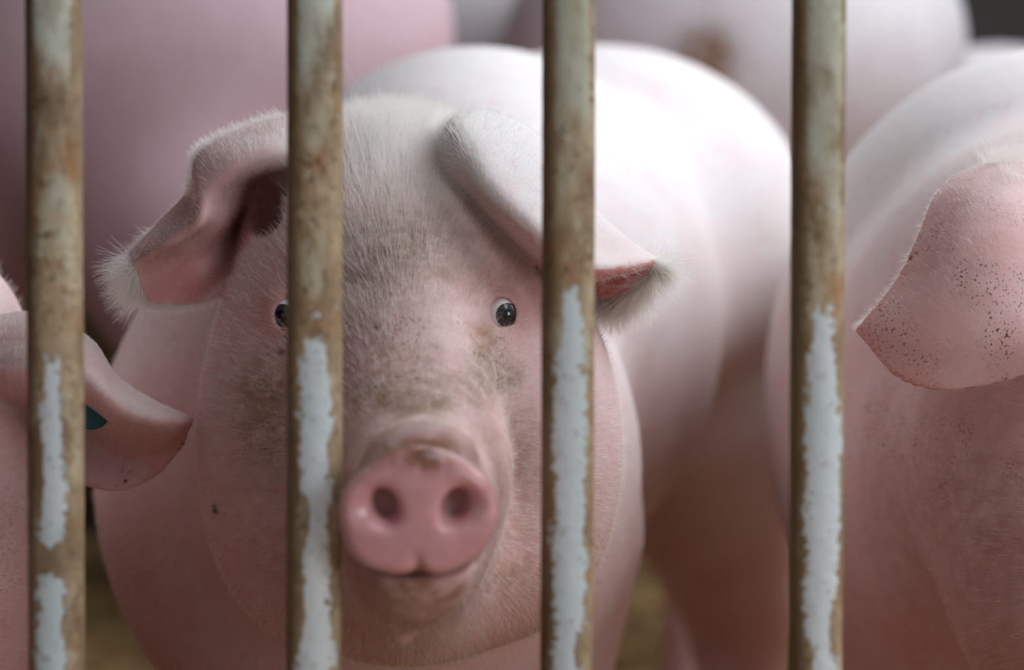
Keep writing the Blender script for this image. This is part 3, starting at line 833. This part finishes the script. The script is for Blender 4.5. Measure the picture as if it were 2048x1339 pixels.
hair_curves('ear_fringe', r_, nn, d_, l_, np.full(len(r_), .12), np.zeros(len(r_)), root2, ORG_R, .00008, 5, .3, .3)
G = sheetR.G; bs = G[6:14, 14:40].reshape(-1, 3); i_ = rng.integers(0, len(bs), 2600)
rr = bs[i_] + rng.normal(0, .003, (2600, 3)); dd = np.stack([rng.normal(-.15, .35, 2600), rng.normal(-.25, .2, 2600), np.ones(2600)], 1)
nn = np.cross(dd, [1, .2, 0]); nn /= np.linalg.norm(nn, axis=1)[:, None]
hair_curves('bristle_tuft', rr, nn, dd, rng.uniform(.006, .019, 2600), np.full(2600, .1), np.zeros(2600), root2, ORG_R, .0001, 6, .9, .15)
cs = V2[(V2[:, 2] > W(0, 380, .3)[2]) & (V2[:, 1] > .22) & (V2[:, 1] < .40) & (V2[:, 0] > W(1960, 0, .3)[0]) & (N2[:, 2] > .2)]
if len(cs):
    i = rng.integers(0, len(cs), 1500); rr = cs[i]; dd = np.stack([rng.normal(-.25, .35, len(i)), rng.normal(-.2, .3, len(i)), np.ones(len(i))], 1)
    nn = np.cross(dd, [1, .2, 0]); nn /= np.linalg.norm(nn, axis=1)[:, None]
    hair_curves('bristle_tuft', rr, nn, dd, rng.uniform(.010, .024, len(i)), np.full(len(i), .1), np.zeros(len(i)), root2, ORG_R, .0001, 6, .7, .1)

# ================================================================== LEFT PIG
sheetL = Sheet(patch(EAR_LEFTPIG), .010, .0050)
TL = T_head(pivot, math.radians(-4), 0, 0, 1.0, (-.335, .0, -.075))
sheetL2 = Sheet(TL[1](patch(EAR_L, 40, 30)), .010, .0070)
def paint_left(V, nrm):
    H = TL[0](V); at = base_paint(V, nrm, H, ()); e = near_sheet(V, sheetL)
    at['pink'] = np.clip(at['pink'] + .1 - .25 * e * (nrm[:, 2] > 0), 0, 1.3); at['ear'] = e
    at['dirt'] = np.clip(.5 * blob(V, 20, 720, 60, 80, .25) + .3 * blob(V, 20, 1050, 40, 120, .2), 0, 1) * (V[:, 1] < .4)
    at['speck'] = np.clip(.6 * blob(V, 20, 1100, 60, 150, .2), 0, 1)
    return at
tor = []
for kind, a, k in moved(MAIN_TORSO, np.array([-.335, -.02, -.08])):
    # its trunk turns off to the left behind it
    R = Matrix.Rotation(math.radians(38), 3, 'Z'); pv = np.array([W(792, 600, .3)[0] - .335, .34, 0]); a = list(a)
    rot = lambda p: np.array(R) @ (np.asarray(p) - pv) + pv
    a[0] = rot(a[0])
    if kind == 'c': a[1] = rot(a[1]); a[0][2] = max(a[0][2], .04); a[1][2] = max(a[1][2], .035)
    elif len(a) > 2: a[2] = a[2] + math.radians(38)
    else: a = a + [math.radians(38)]
    tor.append((kind, tuple(a), k))
ORG_L = (-.80, .75, 0)
root3, body3, V3, F3, N3, A3 = make_pig('pig at the far left edge with a teal tag in its ear', tor, TL, (sheetL, sheetL2), .0028,
    ((-1.35, -.10), (-.07, .50, 1.5), (0, .95)), ((-.60, -.12), (.0, .36), (.45, .74)), ORG_L, skin_near, paint_left)
for E in (EYE_L, EYE_R): eye(root3, ORG_L, TL[1](E), (-.1, -1, 0))
coat('hair_coat', V3, F3, N3, A3, TL[0](V3), 30000, root3, ORG_L, .42, A3['ear'], .00008, 1.15)
# teal ear tag
m = Matrix.Translation(Vector(W(184, 822, .214)) - Vector(ORG_L)) @ Vector((.25, -1, -.15)).to_track_quat('Z', 'Y').to_matrix().to_4x4()
lathe('ear_tag', [(.0001, .004), (.0085, .004), (.0105, .0025), (.0108, 0), (.0105, -.0012), (.0001, -.0012)], m, simple('teal_plastic', lin(20, 92, 104), .4), root3, 32)

# ================================================================== PIGS BEHIND
def far_paint(V, nrm):
    at = base_paint(V, nrm, V, ()); at['pink'] = np.clip(at['pink'], 0, 1.2); return at
eL2 = Sheet(patch(EAR_L, 30, 20), .016, .013); eR2 = Sheet(patch(EAR_R, 30, 20), .016, .013)
r0, b0, V0, F0, N0, A0 = make_pig('x', MAIN_TORSO, ident, (eL2, eR2), .007,
    ((-.36, .36), (-.07, .50, 1.75), (0, 1.0)), ((-.25, .10), (-.055, .40), (.48, .84)), ORG, skin_far, far_paint)
eye(r0, ORG, EYE_R, (.12, -1, 0)); eye(r0, ORG, EYE_L, (-.25, -1, 0))
FAR = [  # x, y, yaw, scale, label
    (-1.10, 2.22, -90, 1.38, 'blurred mauve pig standing side-on in shade behind the drooping ear at the left'),
    (.115, 3.22, 224, 1.42, 'blurred pale pig turned away, with a brown spot, beyond the back of the middle pig'),
    (1.20, 3.85, 180, 1.20, 'blurred greyish pig far back in the dark corner at the top right'),
]
def variant(o, name, mat, paint=None):
    me = o.data.copy(); me.materials.clear(); me.materials.append(mat); o.data = me
    if paint:
        for k, v in paint.items(): me.attributes[k].data.foreach_set('value', np.asarray(v, dtype=np.float32))
for i, (x, y, yaw, s, lab) in enumerate(FAR):
    if i == 0: r = r0
    else:
        r = r0.copy(); scene.collection.objects.link(r)
        for chd in list(r0.children):
            c = chd.copy(); scene.collection.objects.link(c); c.parent = r
            if chd is b0 and i == 1:
                a = math.radians(yaw); q = (V0 - np.array(ORG)) * s
                Wd = np.stack([q[:, 0] * math.cos(a) - q[:, 1] * math.sin(a) + x, q[:, 0] * math.sin(a) + q[:, 1] * math.cos(a) + y, q[:, 2]], 1)
                m = blob(Wd, 1388, 140, 40, 46, 2.4) * (Wd[:, 1] < 3.1)
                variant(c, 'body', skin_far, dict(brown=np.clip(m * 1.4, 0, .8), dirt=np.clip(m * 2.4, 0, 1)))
            for g in chd.children:
                d = g.copy(); scene.collection.objects.link(d); d.parent = c
    r.location = (x, y, 0); r.rotation_euler = (0, 0, math.radians(yaw)); r.scale = (s, s, s); r['label'] = lab; r['category'] = 'pig'
variant(b0, 'body', skin_shade)
